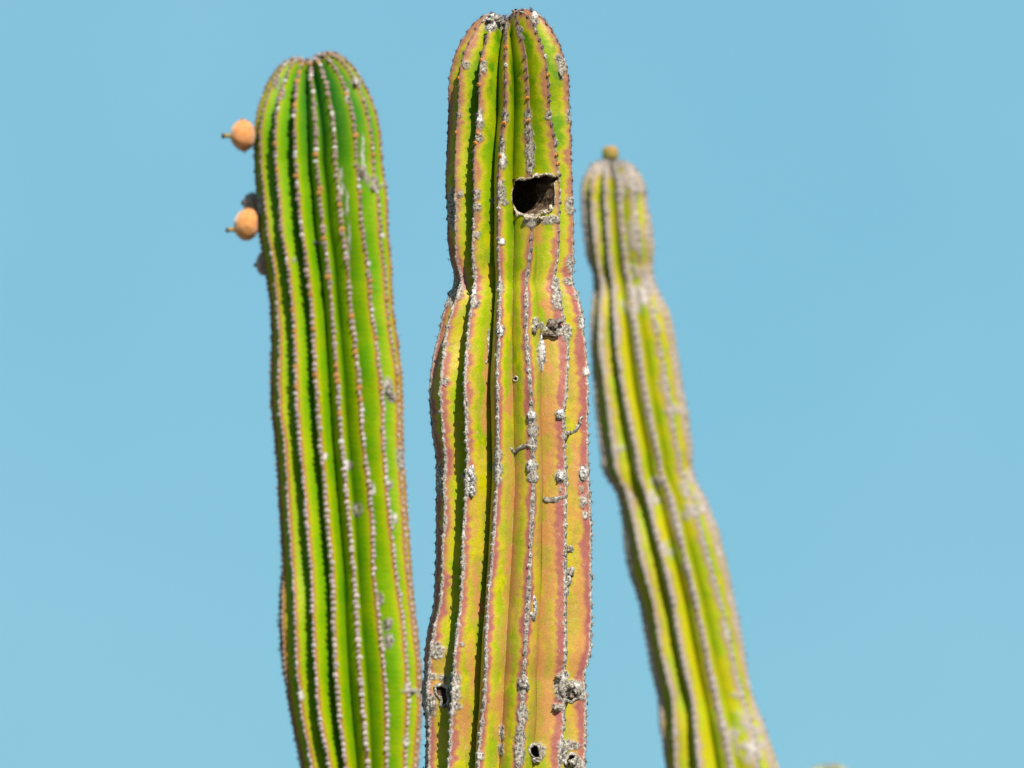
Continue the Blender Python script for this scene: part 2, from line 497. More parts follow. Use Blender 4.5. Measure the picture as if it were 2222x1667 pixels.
def tube(path, rads, nrm, org, closed, seed, rough=.35, ns=8, name='tube', flatten=.8):
    path = np.asarray(path); m = len(path)
    tg = np.roll(path, -1, 0) - np.roll(path, 1, 0)
    if not closed: tg[0] = path[1] - path[0]; tg[-1] = path[-1] - path[-2]
    tg /= np.linalg.norm(tg, axis=1, keepdims=True) + 1e-12
    sidev = np.cross(tg, nrm); sidev /= np.linalg.norm(sidev, axis=1, keepdims=True) + 1e-12
    up = np.cross(sidev, tg)
    a = np.linspace(0, 2 * np.pi, ns, endpoint=False)
    i = np.arange(m)[:, None]
    rr = np.asarray(rads)[:, None] * (1 + rough * 2 * (fbm(i * .45 + 0 * a, a[None] * 1.3 + 0 * i, seed, s=seed) - .5))
    V = path[:, None] + rr[..., None] * (sidev[:, None] * np.cos(a)[None, :, None] + flatten * up[:, None] * np.sin(a)[None, :, None])
    V = V.reshape(-1, 3)
    r = np.arange(m if closed else m - 1)[:, None]; c = np.arange(ns)[None]
    r2 = (r + 1) % m
    F = np.stack([r * ns + c, r * ns + (c + 1) % ns, r2 * ns + (c + 1) % ns, r2 * ns + c], -1).reshape(-1, 4)
    if not closed:
        V = np.concatenate([V, path[:1] - tg[:1] * rads[0] * .5, path[-1:] + tg[-1:] * rads[-1] * .5]); b0, b1 = m * ns, m * ns + 1
        caps = [(b0, (j + 1) % ns, j, j) for j in range(ns)] + [(b1, (m - 1) * ns + j, (m - 1) * ns + (j + 1) % ns, (m - 1) * ns + (j + 1) % ns) for j in range(ns)]
        me = bpy.data.meshes.new(name)
        me.from_pydata((V - org).tolist(), [], [tuple(int(q) for q in f) for f in F] + [tuple(int(q) for q in f[:3]) for f in caps]); me.update()
        for p in me.polygons: p.use_smooth = True
        return me
    return mesh_from(name, V - org, F)

def hollow(K, poly, name, rim_name, rim_r, depths, scales, seed, mat_rim, mat_in, rim_rough=.4, bias=None, rim_lift=.0, lit_from=None):
    """a bored hole: inner wall lofted from the outline on the skin, with a raised callus rim"""
    pl = densify(poly, 3.0)
    P, Nn = surf(K, pl, 5)
    n = Nn.mean(0); n /= np.linalg.norm(n)
    a_in = -n + (bias if bias is not None else 0); a_in /= np.linalg.norm(a_in)
    ctr = P.mean(0); m = len(P); mp = K.mpp
    base = (P - ctr) @ n                                              # height of each outline point along the axis
    flat = P - n * base[:, None]
    rings = []
    bmin = base.min()
    for q, (d, s) in enumerate(zip(depths, scales)):
        t = min(1.0, q / 3.0)
        pos = flat * (1 - 0) + n * (base * (1 - t) + min(bmin * .5, 0) * t)[:, None] + a_in * d * mp
        cc = pos.mean(0)
        nz = 1 + .16 * (fbm(np.arange(m) * .25, q * .6, seed, s=seed) - .5) * min(1, q)
        rings.append(cc + (pos - cc) * (s * nz)[:, None])
    V = np.concatenate(rings + [rings[-1].mean(0, keepdims=True)])
    F = grid_faces(len(depths), m, True)
    end = len(V) - 1; lr = (len(depths) - 1) * m
    fs = [tuple(map(int, f)) for f in F] + [(lr + j, lr + (j + 1) % m, end) for j in range(m)]
    me = bpy.data.meshes.new(name); me.from_pydata((V - K.org).tolist(), [], fs); me.update()
    for p in me.polygons: p.use_smooth = True
    o = link(name, me, K.root, mat_in)
    if lit_from is not None:  # right side of the inner wall painted lighter, as if lit
        me.materials.append(M_CAVE_LIT)
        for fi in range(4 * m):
            if pl[fi % m][0] > lit_from: me.polygons[fi].material_index = 1
    rr = rim_r(pl) if callable(rim_r) else np.full(m, rim_r)
    k_ = smooth(np.concatenate([rr, rr, rr]), 1.5)[m:2 * m]
    link(rim_name, tube(P + Nn * rim_lift * mp, k_ * mp, Nn, K.org, True, seed, rim_rough, 9, rim_name), o, mat_rim)
    return o

def scab(K, cx, cy, rx, ry, h, seed, mat=None, name='scab', rough=.75, lean=(0, 0), sink=.35):
    """lumpy raised cork scab on the skin"""
    P, Nn = surf(K, [(cx, cy)], 10)
    t, b, n = frame_from(Nn); t, b, n = t[0], b[0], n[0]
    nu, nv = 18, 12
    vs_ = []
    for i in range(nv + 1):
        th = math.pi * i / nv
        for j in range(nu):
            a = 2 * math.pi * j / nu
            vs_.append((math.sin(th) * math.cos(a), math.sin(th) * math.sin(a), math.cos(th)))
    v = np.array(vs_)
    f = 1 + rough * 2 * (fbm(v[:, 0] * 1.7 + 9, v[:, 1] * 1.7 + 9, v[:, 2] * 1.7 + seed * 3.1, s=seed) - .5) + rough * .9 * (fbm(v[:, 0] * 5 + 9, v[:, 1] * 5, v[:, 2] * 5 + seed, s=seed + 2) - .5)
    v = v * f[:, None]
    mp = K.mpp
    V = P[0] + (v[:, :1] * rx * t + v[:, 1:2] * ry * b + v[:, 2:3] * h * n + (v[:, 2:3] > 0) * v[:, 2:3] * (lean[0] * t + lean[1] * b) - n * h * sink) * mp
    o = link(name, mesh_from(name, V - K.org, grid_faces(nv + 1, nu, True)), K.root, mat or M_SCAB)
    return o

def trail(K, pts, r, seed, mat=None, name='scab_trail'):
    pl = densify(pts, 3.0, False)
    P, Nn = surf(K, pl, 6)
    rr = np.full(len(pl), r * 1.25) * (.7 + .6 * np.sin(np.linspace(.25, 2.9, len(pl))))
    return link(name, tube(P + Nn * .7 * K.mpp, rr * K.mpp, Nn, K.org, False, seed, .75, 10, name, .5), K.root, mat or M_SCAB)

def ell(X, Y, lst, seed, warp=5.0, soft=.28, sc=9.0):
    """soft union of noise-warped ellipses given in photo pixels"""
    wx = X + (fbm(X / sc, Y / sc, seed, s=seed) - .5) * 2 * warp; wy = Y + (fbm(X / sc + 40, Y / sc, seed, s=seed + 9) - .5) * 2 * warp
    m = np.zeros(X.shape)
    for (cx, cy, rx, ry) in lst:
        bb = (np.abs(X - cx) < rx * 1.6 + warp * 2) & (np.abs(Y - cy) < ry * 1.6 + warp * 2)
        if not bb.any(): continue
        d = np.hypot((wx[bb] - cx) / rx, (wy[bb] - cy) / ry)
        m[bb] = np.maximum(m[bb], sst(1 + soft, 1 - soft, d))
    return m

# ------------------------------------------------------------------ skins
SKIN_MID = skin_material('yellowing_cactus_skin', (.20, .36, .004), (.34, .46, .004), (.03, .17, .003), (.54, .485, .001),
                         (.57, .265, .085), (.47, .145, .125), (.31, .09, .095), CORK_STOPS)
SKIN_GREEN = skin_material('green_cactus_skin', (.13, .35, .0), (.23, .42, .0), (.018, .22, .032), (.42, .45, .0),
                           (.50, .30, .03), (.50, .19, .04), (.36, .13, .05), CORK_STOPS, .40)
SKIN_OLIVE = skin_material('olive_cactus_skin', (.28, .42, .003), (.42, .50, .004), (.05, .16, .004), (.50, .45, .004),
                           (.50, .28, .06), (.46, .30, .12), (.40, .22, .11),
                           [(.25, (.30, .245, .20)), (.45, (.39, .325, .28)), (.6, (.45, .38, .335)), (.8, (.57, .50, .46))], .5)

# ------------------------------------------------------------------ middle cactus (in focus, with the nest hole)
MID_ROWS = [(169, 971, 1233), (241, 973, 1239), (313, 971, 1242), (386, 968, 1244), (446, 971, 1245), (519, 971, 1247), (567, 977, 1248),
            (591, 986, 1243), (615, 987, 1241), (639, 976, 1256), (687, 959, 1268), (736, 950, 1272), (748, 947, 1274), (805, 935, 1277),
            (845, 931, 1279), (893, 934, 1278), (941, 938, 1279), (989, 947, 1280), (1037, 948, 1282), (1122, 948, 1285), (1195, 946, 1286),
            (1267, 945, 1287), (1315, 942, 1286), (1363, 930, 1286), (1412, 923, 1285), (1426, 921, 1283), (1465, 921, 1271), (1503, 915, 1274),
            (1560, 922, 1275), (1598, 924, 1275), (1656, 922, 1272), (1720, 920, 1272)]
MID_CRESTS = [(169, (995, 1040, 1093, 1141, 1189, 1231)), (241, (995, 1040, 1099, 1146, 1190, 1235)), (313, (989, 1031, 1087, 1148, 1205, 1238)),
              (386, (988, 1028, 1082, 1151, 1214, 1241)), (446, (989, 1030, 1082, 1153, 1214, 1242)), (519, (990, 1025, 1082, 1155, 1213, 1244)),
              (567, (989, 1025, 1082, 1148, 1211, 1245)), (591, (996, 1027, 1083, 1145, 1206, 1241)), (615, (1001, 1029, 1083, 1141, 1201, 1238)),
              (639, (994, 1028, 1084, 1141, 1211, 1253)), (687, (977, 1020, 1083, 1141, 1223, 1263)), (736, (964, 1013, 1083, 1141, 1234, 1269)),
              (805, (959, 1010, 1078, 1148, 1231, 1274)), (845, (955, 1008, 1080, 1151, 1231, 1275)), (893, (958, 1011, 1080, 1152, 1223, 1274)),
              (941, (961, 1012, 1080, 1155, 1224, 1275)), (989, (967, 1013, 1078, 1155, 1225, 1275)), (1037, (965, 1014, 1080, 1158, 1228, 1276)),
              (1122, (965, 1007, 1072, 1154, 1225, 1280)), (1195, (961, 1005, 1068, 1151, 1225, 1282)), (1267, (960, 1002, 1061, 1147, 1228, 1283)),
              (1315, (954, 998, 1058, 1145, 1224, 1283)), (1363, (942, 993, 1055, 1142, 1225, 1283)), (1412, (936, 988, 1054, 1139, 1227, 1281)),
              (1465, (930, 985, 1054, 1136, 1223, 1266)), (1503, (930, 986, 1053, 1134, 1224, 1269)), (1560, (931, 978, 1045, 1132, 1224, 1271)),
              (1598, (932, 977, 1040, 1128, 1218, 1270)), (1656, (931, 975, 1037, 1123, 1213, 1266)), (1720, (931, 974, 1036, 1121, 1212, 1266))]
MID_CORK = [(1078, 41, 30, 16), (1066, 58, 14, 12), (1160, 43, 8, 20), (1093, 55, 10, 14), (1127, 70, 7, 16), (1012, 142, 9, 9), (1050, 145, 7, 18),
            (1212, 130, 8, 14), (1219, 150, 9, 14), (1218, 165, 8, 8), (996, 251, 5, 8), (1042, 260, 9, 25), (1042, 299, 10, 10), (1096, 253, 8, 16),
            (1146, 255, 9, 22), (1147, 290, 10, 22), (1150, 325, 11, 24), (1150, 358, 9, 18), (1090, 318, 8, 24), (1092, 350, 8, 20),
            (1189, 250, 7, 12), (1233, 253, 7, 14), (1206, 308, 4, 10), (983, 454, 12, 46), (1000, 422, 7, 9), (1036, 422, 8, 12), (1036, 449, 10, 11),
            (1035, 510, 9, 8), (1088, 415, 9, 26), (1093, 439, 9, 8), (1090, 524, 8, 9), (1072, 440, 4, 12), (1235, 446, 9, 22), (1151, 482, 16, 12),
            (1190, 477, 22, 10), (1235, 574, 7, 20), (1233, 610, 14, 10), (1252, 640, 8, 16), (1262, 665, 7, 18), (1259, 700, 7, 16), (996, 627, 10, 22),
            (977, 647, 10, 20), (1030, 634, 7, 14), (1031, 656, 11, 14), (1204, 620, 8, 20), (1208, 650, 11, 24), (1086, 622, 9, 12), (1086, 719, 10, 14),
            (1269, 806, 7, 11), (1213, 900, 10, 12), (967, 828, 6, 11), (1153, 907, 11, 18), (1156, 930, 10, 25), (1156, 962, 10, 18), (1156, 1011, 13, 14),
            (1156, 1035, 13, 14), (1081, 990, 10, 20), (1080, 1020, 11, 28), (1020, 1037, 15, 22), (1023, 1064, 11, 14), (1216, 1033, 14, 14),
            (1264, 1028, 11, 18), (1262, 1062, 6, 6), (1216, 1062, 5, 5), (958, 1040, 9, 40), (1266, 1086, 9, 12), (1262, 1098, 6, 5), (1271, 1117, 6, 8),
            (951, 1412, 15, 19), (1004, 1400, 6, 6), (1008, 1221, 5, 8), (937, 1468, 12, 9), (962, 1472, 10, 8), (987, 1476, 12, 16), (987, 1503, 14, 22),
            (991, 1533, 12, 9), (979, 1541, 9, 14), (934, 1530, 16, 26), (926, 1490, 9, 20), (1134, 1488, 13, 20), (1134, 1550, 12, 25), (1128, 1598, 11, 30),
            (1126, 1637, 12, 30), (1216, 1493, 14, 28), (1243, 1488, 22, 14), (1262, 1507, 12, 14), (1209, 1535, 12, 8), (1222, 1468, 12, 12),
            (1232, 1617, 26, 12), (1243, 1656, 24, 14), (1220, 1637, 10, 20), (1166, 1632, 17, 21), (1088, 1590, 6, 18), (1086, 1627, 8, 14), (1041, 1640, 9, 10),
            (1162, 702, 8, 15), (1190, 712, 15, 9), (1228, 722, 10, 20), (1208, 727, 14, 5), (1174, 770, 9, 34)]
MID_PALE = [(1075, 35, 12, 6), (1064, 74, 4, 9), (1066, 88, 3, 7), (1160, 33, 6, 8), (1080, 52, 8, 8), (1092, 345, 5, 12), (1043, 255, 5, 8), (1091, 524, 6, 6),
            (1152, 902, 7, 8), (1213, 900, 7, 8), (1023, 1037, 8, 10), (1023, 1066, 8, 9), (1150, 1015, 6, 8), (1216, 1033, 8, 8), (1264, 1028, 7, 9),
            (1266, 1086, 5, 5), (1269, 806, 5, 8), (1086, 722, 5, 8), (1262, 700, 4, 9), (1174, 762, 5, 22), (1140, 1471, 6, 5), (1041, 1640, 6, 6),
            (1220, 1470, 8, 5), (1243, 1488, 10, 5), (1030, 634, 5, 6), (1005, 1157, 5, 4)]
MID_SALMON = [(1195, 820, 34, 110), (1190, 980, 36, 130), (1195, 1180, 36, 140), (1190, 1390, 40, 150), (1185, 1560, 36, 90), (1255, 850, 20, 120),
              (1255, 1080, 20, 180), (1255, 1350, 22, 160), (1250, 1580, 20, 80), (1108, 860, 10, 60), (1112, 1060, 20, 120), (1108, 1250, 16, 120),
              (1095, 1420, 16, 110), (1085, 1560, 16, 90), (1030, 1100, 10, 70), (1035, 1280, 10, 80), (1025, 1440, 12, 60), (1165, 500, 16, 30),
              (955, 1450, 16, 60), (1205, 500, 8, 30), (1010, 1570, 16, 60), (1190, 650, 14, 50), (1055, 850, 8, 120)]
MID_GOLD = [(1140, 500, 10, 30), (1212, 505, 8, 20), (1205, 370, 14, 10)]
MID_NEST = [(1118, 393), (1127, 390), (1139, 391), (1149, 385), (1160, 382), (1173, 381), (1186, 379), (1195, 381), (1208, 382), (1212, 386), (1209, 392),
            (1203, 397), (1202, 404), (1204, 415), (1205, 428), (1203, 442), (1201, 454), (1195, 450), (1184, 455), (1173, 460), (1167, 470),
            (1152, 468), (1139, 467), (1126, 464), (1118, 456), (1112, 446), (1109, 430), (1111, 415), (1113, 404)]
def blob(cx, cy, rx, ry, seed, n=14, r=.25):
    return [(cx + rx * math.cos(2 * math.pi * i / n) * (1 + r * (float(vn(i * .9, seed)) - .5) * 2), cy + ry * math.sin(2 * math.pi * i / n) * (1 + r * (float(vn(i * .9, seed + 7)) - .5) * 2)) for i in range(n)]
MID_H2 = [(943, 1491), (956, 1486), (970, 1490), (974, 1502), (974, 1514), (972, 1529), (964, 1534), (956, 1531), (957, 1517), (946, 1506)]
MID_H3 = blob(1240, 1511, 10, 11, 3, 14, .45)
MID_H4 = [(1148, 1624), (1156, 1615), (1165, 1617), (1170, 1630), (1173, 1645), (1165, 1650), (1156, 1644), (1149, 1635)]
MID_H5 = [(1224, 1651), (1228, 1643), (1238, 1636), (1250, 1637), (1248, 1646), (1238, 1652), (1232, 1660), (1225, 1658)]
MID_H6 = blob(1119, 822, 4.5, 5, 9)
MID_HOLES = [MID_NEST, MID_H2, MID_H3, MID_H4, MID_H5, MID_H6]
MID_ORANGE = [(1093, 167), (1139, 112), (1088, 98), (1038, 181), (1093, 268), (1033, 283), (991, 279), (991, 298), (1082, 333), (994, 172), (1031, 303),
              (1190, 165), (1146, 215), (1043, 135), (1150, 262), (1212, 358), (1207, 330)]

def mid_masks(K, kx, px, sd, dist, S, bump, rid, u, vis, phi):
    X, Y = px[..., 0], px[..., 1]
    low = sst(430, 680, S)
    n1 = fbm(S / 55, rid, s=4); n2 = fbm(S / 9, rid + 3, s=5); n3 = fbm(sd / 14, S / 14, rid, s=6); n4 = fbm(sd / 5, S / 5, rid, s=7)
    wc = (3.2 + 1.4 * bump + 3.0 * (n2 - .5)) * (1 - low) + (5.4 + 2.8 * bump + 9 * (n2 - .48) + 5 * np.maximum(n1 - .52, 0) * 2) * low
    wc = wc + 5.5 * (n4 - .5) + 4 * (n3 - .5) * low
    crest = sst(wc + 1.4, wc - 1.0, dist)
    wide = sst(.54, .66, n1) * sst(10 + 8 * (n3 - .5), 5, dist) * sst(.40, .52, n4 * .5 + n3 * .5)
    patch = ell(X, Y, MID_CORK, 21, 5.0, .22, 8.0) * vis
    edge = sst(.15, .6, patch) * sst(1.0, .75, patch)
    cork = np.maximum.reduce([crest, wide * (.3 + .7 * low), patch])
    purple = (1 - low) * (1 - patch) * (1 - sst(.60, .72, n1)) * .85
    pale = np.maximum(ell(X, Y, MID_PALE, 22, 4.0, .3, 6.0) * vis, sst(.62, .72, fbm(sd / 7, S / 8, rid, s=8)) * low * .75)
    # margin of every cork line is a thin pale beige callus line
    marg = np.exp(-((dist - wc) / 1.5) ** 2) * low * .55
    pale = np.maximum(pale, marg * (cork > .3))
    n5 = fbm(S / 34, rid + 8 + 3 * np.sign(u), s=44)
    n6 = fbm(S / 22, rid + 17, s=45)
    wb = 9 + 5 * bump * np.clip(n6 * 2.6 - .7, 0, 1.5) + 24 * (n5 - .42) + 9 * (n2 - .5) + 3.5 * low
    if kx == 4: wb = wb + 13 * low * (u < 0)
    if kx == 5: wb = wb + 13 * low * (u < 0)
    if kx == 3: wb = wb + 4 * low * (u < 0)
    blush = sst(wb + 6.5, wb - 7.0, dist + 6 * (n3 - .5)) * (.82 + .18 * sst(.35, .6, n3))
    blush = np.maximum(blush, sst(22, 8, dist) * .25)
    rim = ell(X, Y, [(1156, 424, 62, 66)], 25, 7, .2, 14) * vis
    yel = np.maximum(sst(wb + 24, wb + 4, dist + 12 * (n3 - .5)) * .75, sst(.46, .66, fbm(sd / 38, S / 70, rid, s=9)) * (.35 + .6 * low))
    yel = np.clip(np.maximum(yel, rim * .6) + .22 * low, 0, 1)
    yel *= 1 - .55 * sst(.56, .70, fbm(sd / 20, S / 26, rid, s=19))
    sal = ell(X, Y, MID_SALMON, 23, 14.0, .55, 30.0) * vis * (.55 + .5 * sst(.35, .65, fbm(sd / 26, S / 40, rid, s=10)))
    sal = np.clip(np.maximum(sal, ell(X, Y, MID_GOLD, 29, 5, .4, 9) * vis * .4), 0, .95)
    sal = np.maximum(sal, sst(wb + 17, wb - 3, dist + 10 * (n3 - .5)) * (.35 + .5 * low))
    sal = np.maximum(sal, low * .28 * sst(.45, .62, fbm(sd / 18, S / 55, rid, s=30)))
    groove = sst(.93, .985, np.abs(u)) * (kx in (2, 3, 4)) * (u > 0) * sst(.48, .6, fbm(S / 9, rid, s=12)) * sst(440, 520, S)
    speck = sst(.90, .95, vn(sd / 4.5, S / 4.5, rid, s=13)) * low * .7
    cool = (1 - low) * sst(.3, .62, fbm(sd / 30, S / 80, rid, s=15)) * .8 * sst(430, 120, S)
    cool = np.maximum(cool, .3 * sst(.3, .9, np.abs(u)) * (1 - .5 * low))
    lift = cork * (1.3 + 3.4 * (n4 - .4)) + patch * (1.2 + 3.5 * (n3 - .4)) + pale * cork * 1.0
    return dict(cool=cool, yellow=yel, salmon=sal, blush=np.clip(blush, 0, 1) * (.82 + .18 * low), dots=np.maximum(groove, speck), purple=purple,
                pale=np.clip(pale, 0, 1), cork=np.clip(cork, 0, 1), lift=lift)

def mid_valley(kx, S):
    low = sst(440, 640, S)
    return {2: 1 - .40 * low, 3: 1 - .42 * low, 4: 1 - .15 * low}.get(kx, 1.0)

def mid_bead(kx, bpx, n, front):
    low = sst(430, 650, bpx[:, 1])[:, None]
    dark = np.array((.20, .13, .12)); grey = np.array((.43, .385, .32))
    c = dark * (1 - low) + grey * low
    c = c * RNG.uniform(.7, 1.25, (n, 1))
    lightb = RNG.uniform(0, 1, n) < (.10 + .15 * low[:, 0]); c[lightb] = np.array((.66, .60, .50))
    rx = RNG.uniform(3.0, 4.6, n); ry = RNG.uniform(3.8, 5.6, n); rz = RNG.uniform(.7, 1.7, n)
    for i in range(n):
        d = min(math.hypot(bpx[i, 0] - a, bpx[i, 1] - b) for a, b in MID_ORANGE)
        if front and d < 11: c[i] = (.62, .24, .03); rx[i], ry[i], rz[i] = 5.2, 5.2, 3.4
    return rx, ry, rz, c

MID = cactus('columnar_cactus', 'thickest yellowing cactus column in the middle, with a dark bird hole near its top', 'cactus columns against the blue sky',
             0.0, MID_ROWS, MID_CRESTS, 13, 232, 22, .37, 1.22, 2.0, 60, 16, mid_masks, SKIN_MID, 22.0, mid_bead,
             (4, 5, 14, .22, (.16, .13, .12)), dome_dx=-4, tilt=(.13, .14), notch=(-10, 13, 16), valley=mid_valley, flute=.35, holes=MID_HOLES, seed=1)

rj = random.Random(4)
MID_NEST_J = [(x + rj.uniform(-1.6, 1.6), y + rj.uniform(-1.6, 1.6)) for x, y in densify(MID_NEST, 7.0)]
def nest_rim(pl):
    top = sst(400, 385, pl[:, 1]); bot = sst(448, 464, pl[:, 1])
    return 1.35 + 1.1 * top + 1.3 * bot
hollow(MID, MID_NEST_J, 'nest_hole', 'callus_rim', nest_rim, [-1.5, 5, 13, 24, 40, 70, 105, 150], [1.0, .99, .99, 1.0, 1.08, 1.3, 1.35, .8], 5, M_RIM, M_CAVE_SHADED, .7,
       bias=RT * -.5, lit_from=1160)
hollow(MID, MID_H2, 'hollow', 'callus_rim', 4.2, [-2, 4, 10, 18, 30, 44], [1, 1, 1, 1.05, 1, .5], 6, M_SCAB, M_CAVE_SHADED, .6)
hollow(MID, MID_H3, 'hollow', 'callus_rim', 4.0, [-2, 4, 8, 14, 20], [1, .95, .85, .7, .4], 7, M_SCAB, M_BARK, .7)
hollow(MID, MID_H4, 'hollow', 'callus_rim', 3.4, [-2, 4, 9, 16, 26, 36], [1, 1, 1, 1, .9, .5], 8, M_SCAB, M_CAVE_SHADED, .5)
hollow(MID, MID_H5, 'hollow', 'callus_rim', 4.2, [-2, 4, 9, 16, 26, 36], [1, 1, 1, 1, .9, .5], 9, M_SCAB, M_CAVE_SHADED, .6)
hollow(MID, MID_H6, 'hollow', 'callus_rim', 1.8, [-1, 3, 6, 10, 14], [1, .95, .9, .8, .4], 10, M_RIM, M_CAVE_SHADED, .4)
trail(MID, [(1107, 972), (1112, 980), (1119, 982), (1129, 972), (1136, 968), (1146, 967)], 3.2, 31)
trail(MID, [(1270, 915), (1264, 905), (1259, 908), (1258, 920), (1250, 933), (1238, 941), (1228, 940)], 3.4, 32)
trail(MID, [(1180, 1082), (1188, 1086), (1200, 1085), (1212, 1082), (1224, 1078)], 4.2, 33)
trail(MID, [(1233, 1262), (1234, 1275), (1231, 1290)], 3.0, 34)
trail(MID, [(1060, 715), (1058, 745), (1061, 775), (1054, 788)], 2.2, 35)
for a in [(1239, 1192, 9, 8, 9, 41, (8, 0)), (1241, 1240, 10, 10, 9, 42, (8, -3)), (1233, 1262, 6, 14, 7, 43, (3, 0)),
          (1176, 712, 12, 12, 7, 44, (0, 0)), (1214, 716, 12, 9, 7, 45, (6, 0)), (1159, 705, 6, 16, 8, 46, (0, 0)), (1174, 772, 8, 34, 6, 47, (0, 0)),
          (1160, 1322, 5, 26, 7, 48, (0, 2)), (1153, 1338, 8, 8, 6, 49, (0, 0)), (936, 1532, 17, 24, 8, 50, (0, 0)), (1258, 1502, 14, 8, 9, 51, (4, 0)),
          (1238, 1490, 20, 7, 8, 52, (0, 0)), (1214, 1470, 12, 6, 8, 53, (-6, 0)), (1216, 1500, 9, 18, 8, 54, (0, 0)), (1210, 1536, 12, 6, 7, 55, (-4, 0)),
          (1136, 1488, 11, 18, 8, 56, (0, 0)), (1216, 1033, 12, 12, 6, 57, (0, 0)), (1263, 1030, 9, 16, 6, 58, (0, 0)), (1021, 1036, 12, 20, 6, 59, (0, 0)),
          (1023, 1065, 9, 12, 6, 60, (0, 0)), (1150, 1012, 8, 12, 6, 61, (0, 0)), (1214, 899, 9, 10, 7, 62, (0, 0)), (1085, 720, 8, 12, 6, 63, (0, 0)),
          (1153, 904, 8, 12, 6, 64, (0, 0)), (1075, 42, 18, 10, 6, 65, (0, 0)), (1064, 60, 10, 9, 5, 66, (0, 0)), (1268, 806, 6, 10, 6, 67, (0, 0)),
          (1243, 1656, 18, 8, 7, 68, (0, 0)), (1166, 1650, 12, 6, 7, 69, (0, 0)), (1093, 52, 8, 10, 5, 70, (0, 0)), (1216, 160, 7, 9, 4, 71, (0, 0)),
          (1215, 138, 7, 12, 4, 72, (0, 0))]:
    scab(MID, *a[:6], lean=a[6], mat=M_SCAB_PALE if a[5] in (47, 48, 57, 58, 59, 60, 61, 62, 63, 64, 66, 67) else None)
for a in [(1186, 462, 13, 6, 5, 111, (0, 2)), (1150, 473, 14, 6, 5, 112, (0, 0)), (1126, 466, 7, 5, 4, 113, (0, 0)), (1196, 455, 6, 9, 5, 114, (-2, 0)),
          (1168, 380, 16, 4, 4, 115, (0, -3)), (1200, 379, 12, 4, 5, 116, (0, -3)), (1136, 388, 9, 4, 4, 117, (0, -2)), (1178, 474, 12, 5, 5, 118, (0, 0))]:
    scab(MID, *a[:6], lean=a[6], mat=M_RIM, name='callus')
for a in [(1199, 706, 10, 13, 22, 81, (8, 6)), (1193, 725, 17, 5, 20, 82, (8, -4)), (1158, 722, 6, 10, 13, 83, (0, 0)), (1242, 1512, 7, 8, 5, 84, (0, 0))]:
    scab(MID, *a[:6], mat=M_BARK, lean=a[6], name='dead_husk')

# ------------------------------------------------------------------ left cactus (green, with fruit)
LEFT_ROWS = [(266, 551, 814), (345, 550, 829), (425, 558, 841), (504, 561, 844), (583, 574, 850), (666, 586, 853), (722, 589, 860), (805, 586, 872),
             (888, 588, 874), (944, 594, 875), (1040, 602, 879), (1134, 608, 886), (1237, 611, 893), (1339, 606, 903), (1442, 612, 914), (1544, 629, 916),
             (1647, 649, 908), (1720, 660, 905)]
LEFT_CRESTS = [(266, (566, 597, 638, 681, 723, 765, 800)), (345, (565, 599, 643, 689, 729, 776, 810)), (425, (574, 607, 650, 697, 738, 784, 823)),
               (504, (582, 612, 658, 704, 746, 789, 826)), (583, (596, 628, 669, 715, 759, 802, 837)), (666, (603, 636, 679, 722, 762, 807, 841)),
               (722, (608, 640, 682, 726, 771, 818, 848)), (805, (605, 643, 686, 734, 780, 826, 863)), (888, (607, 647, 693, 739, 787, 836, 867)),
               (944, (618, 651, 696, 743, 790, 834, 867)), (1040, (624, 660, 706, 752, 802, 842, 872)), (1134, (629, 668, 714, 760, 812, 849, 878)),
               (1237, (637, 678, 725, 771, 813, 861, 885)), (1339, (643, 682, 727, 778, 824, 877, 897)), (1442, (646, 687, 731, 783, 836, 885, 908)),
               (1544, (656, 694, 738, 791, 843, 887, 911)), (1647, (677, 716, 752, 800, 841, 882, 903)), (1720, (684, 722, 758, 804, 843, 880, 899))]
LEFT_CORK = [(600, 178, 9, 14), (612, 205, 7, 14), (770, 178, 12, 9), (785, 372, 9, 16), (795, 388, 6, 12), (810, 392, 9, 9), (812, 408, 13, 7), (832, 402, 7, 5),
             (840, 838, 11, 20), (848, 862, 10, 12), (690, 527, 9, 4), (838, 1358, 8, 14), (842, 1392, 10, 16), (890, 1500, 18, 6), (884, 1490, 7, 12), (912, 1506, 8, 9),
             (866, 990, 8, 20), (868, 1010, 7, 12), (855, 1125, 7, 14), (655, 1508, 6, 12), (845, 1052, 7, 10), (565, 445, 10, 22), (760, 1010, 6, 10), (806, 1060, 7, 14),
             (880, 1610, 7, 12), (640, 565, 4, 4), (825, 1300, 6, 14)]
LEFT_PALE = [(753, 207, 4, 18), (722, 252, 4, 10), (722, 272, 4, 8), (740, 378, 4, 16), (742, 410, 4, 14), (741, 462, 5, 6), (829, 511, 5, 5), (753, 440, 3, 30), (757, 520, 3, 40),
             (787, 330, 3, 40), (840, 842, 8, 16), (655, 1510, 5, 10), (884, 1492, 5, 8), (855, 1122, 4, 8), (880, 1610, 5, 8), (706, 990, 4, 8), (752, 1010, 4, 16), (808, 1065, 4, 10)]
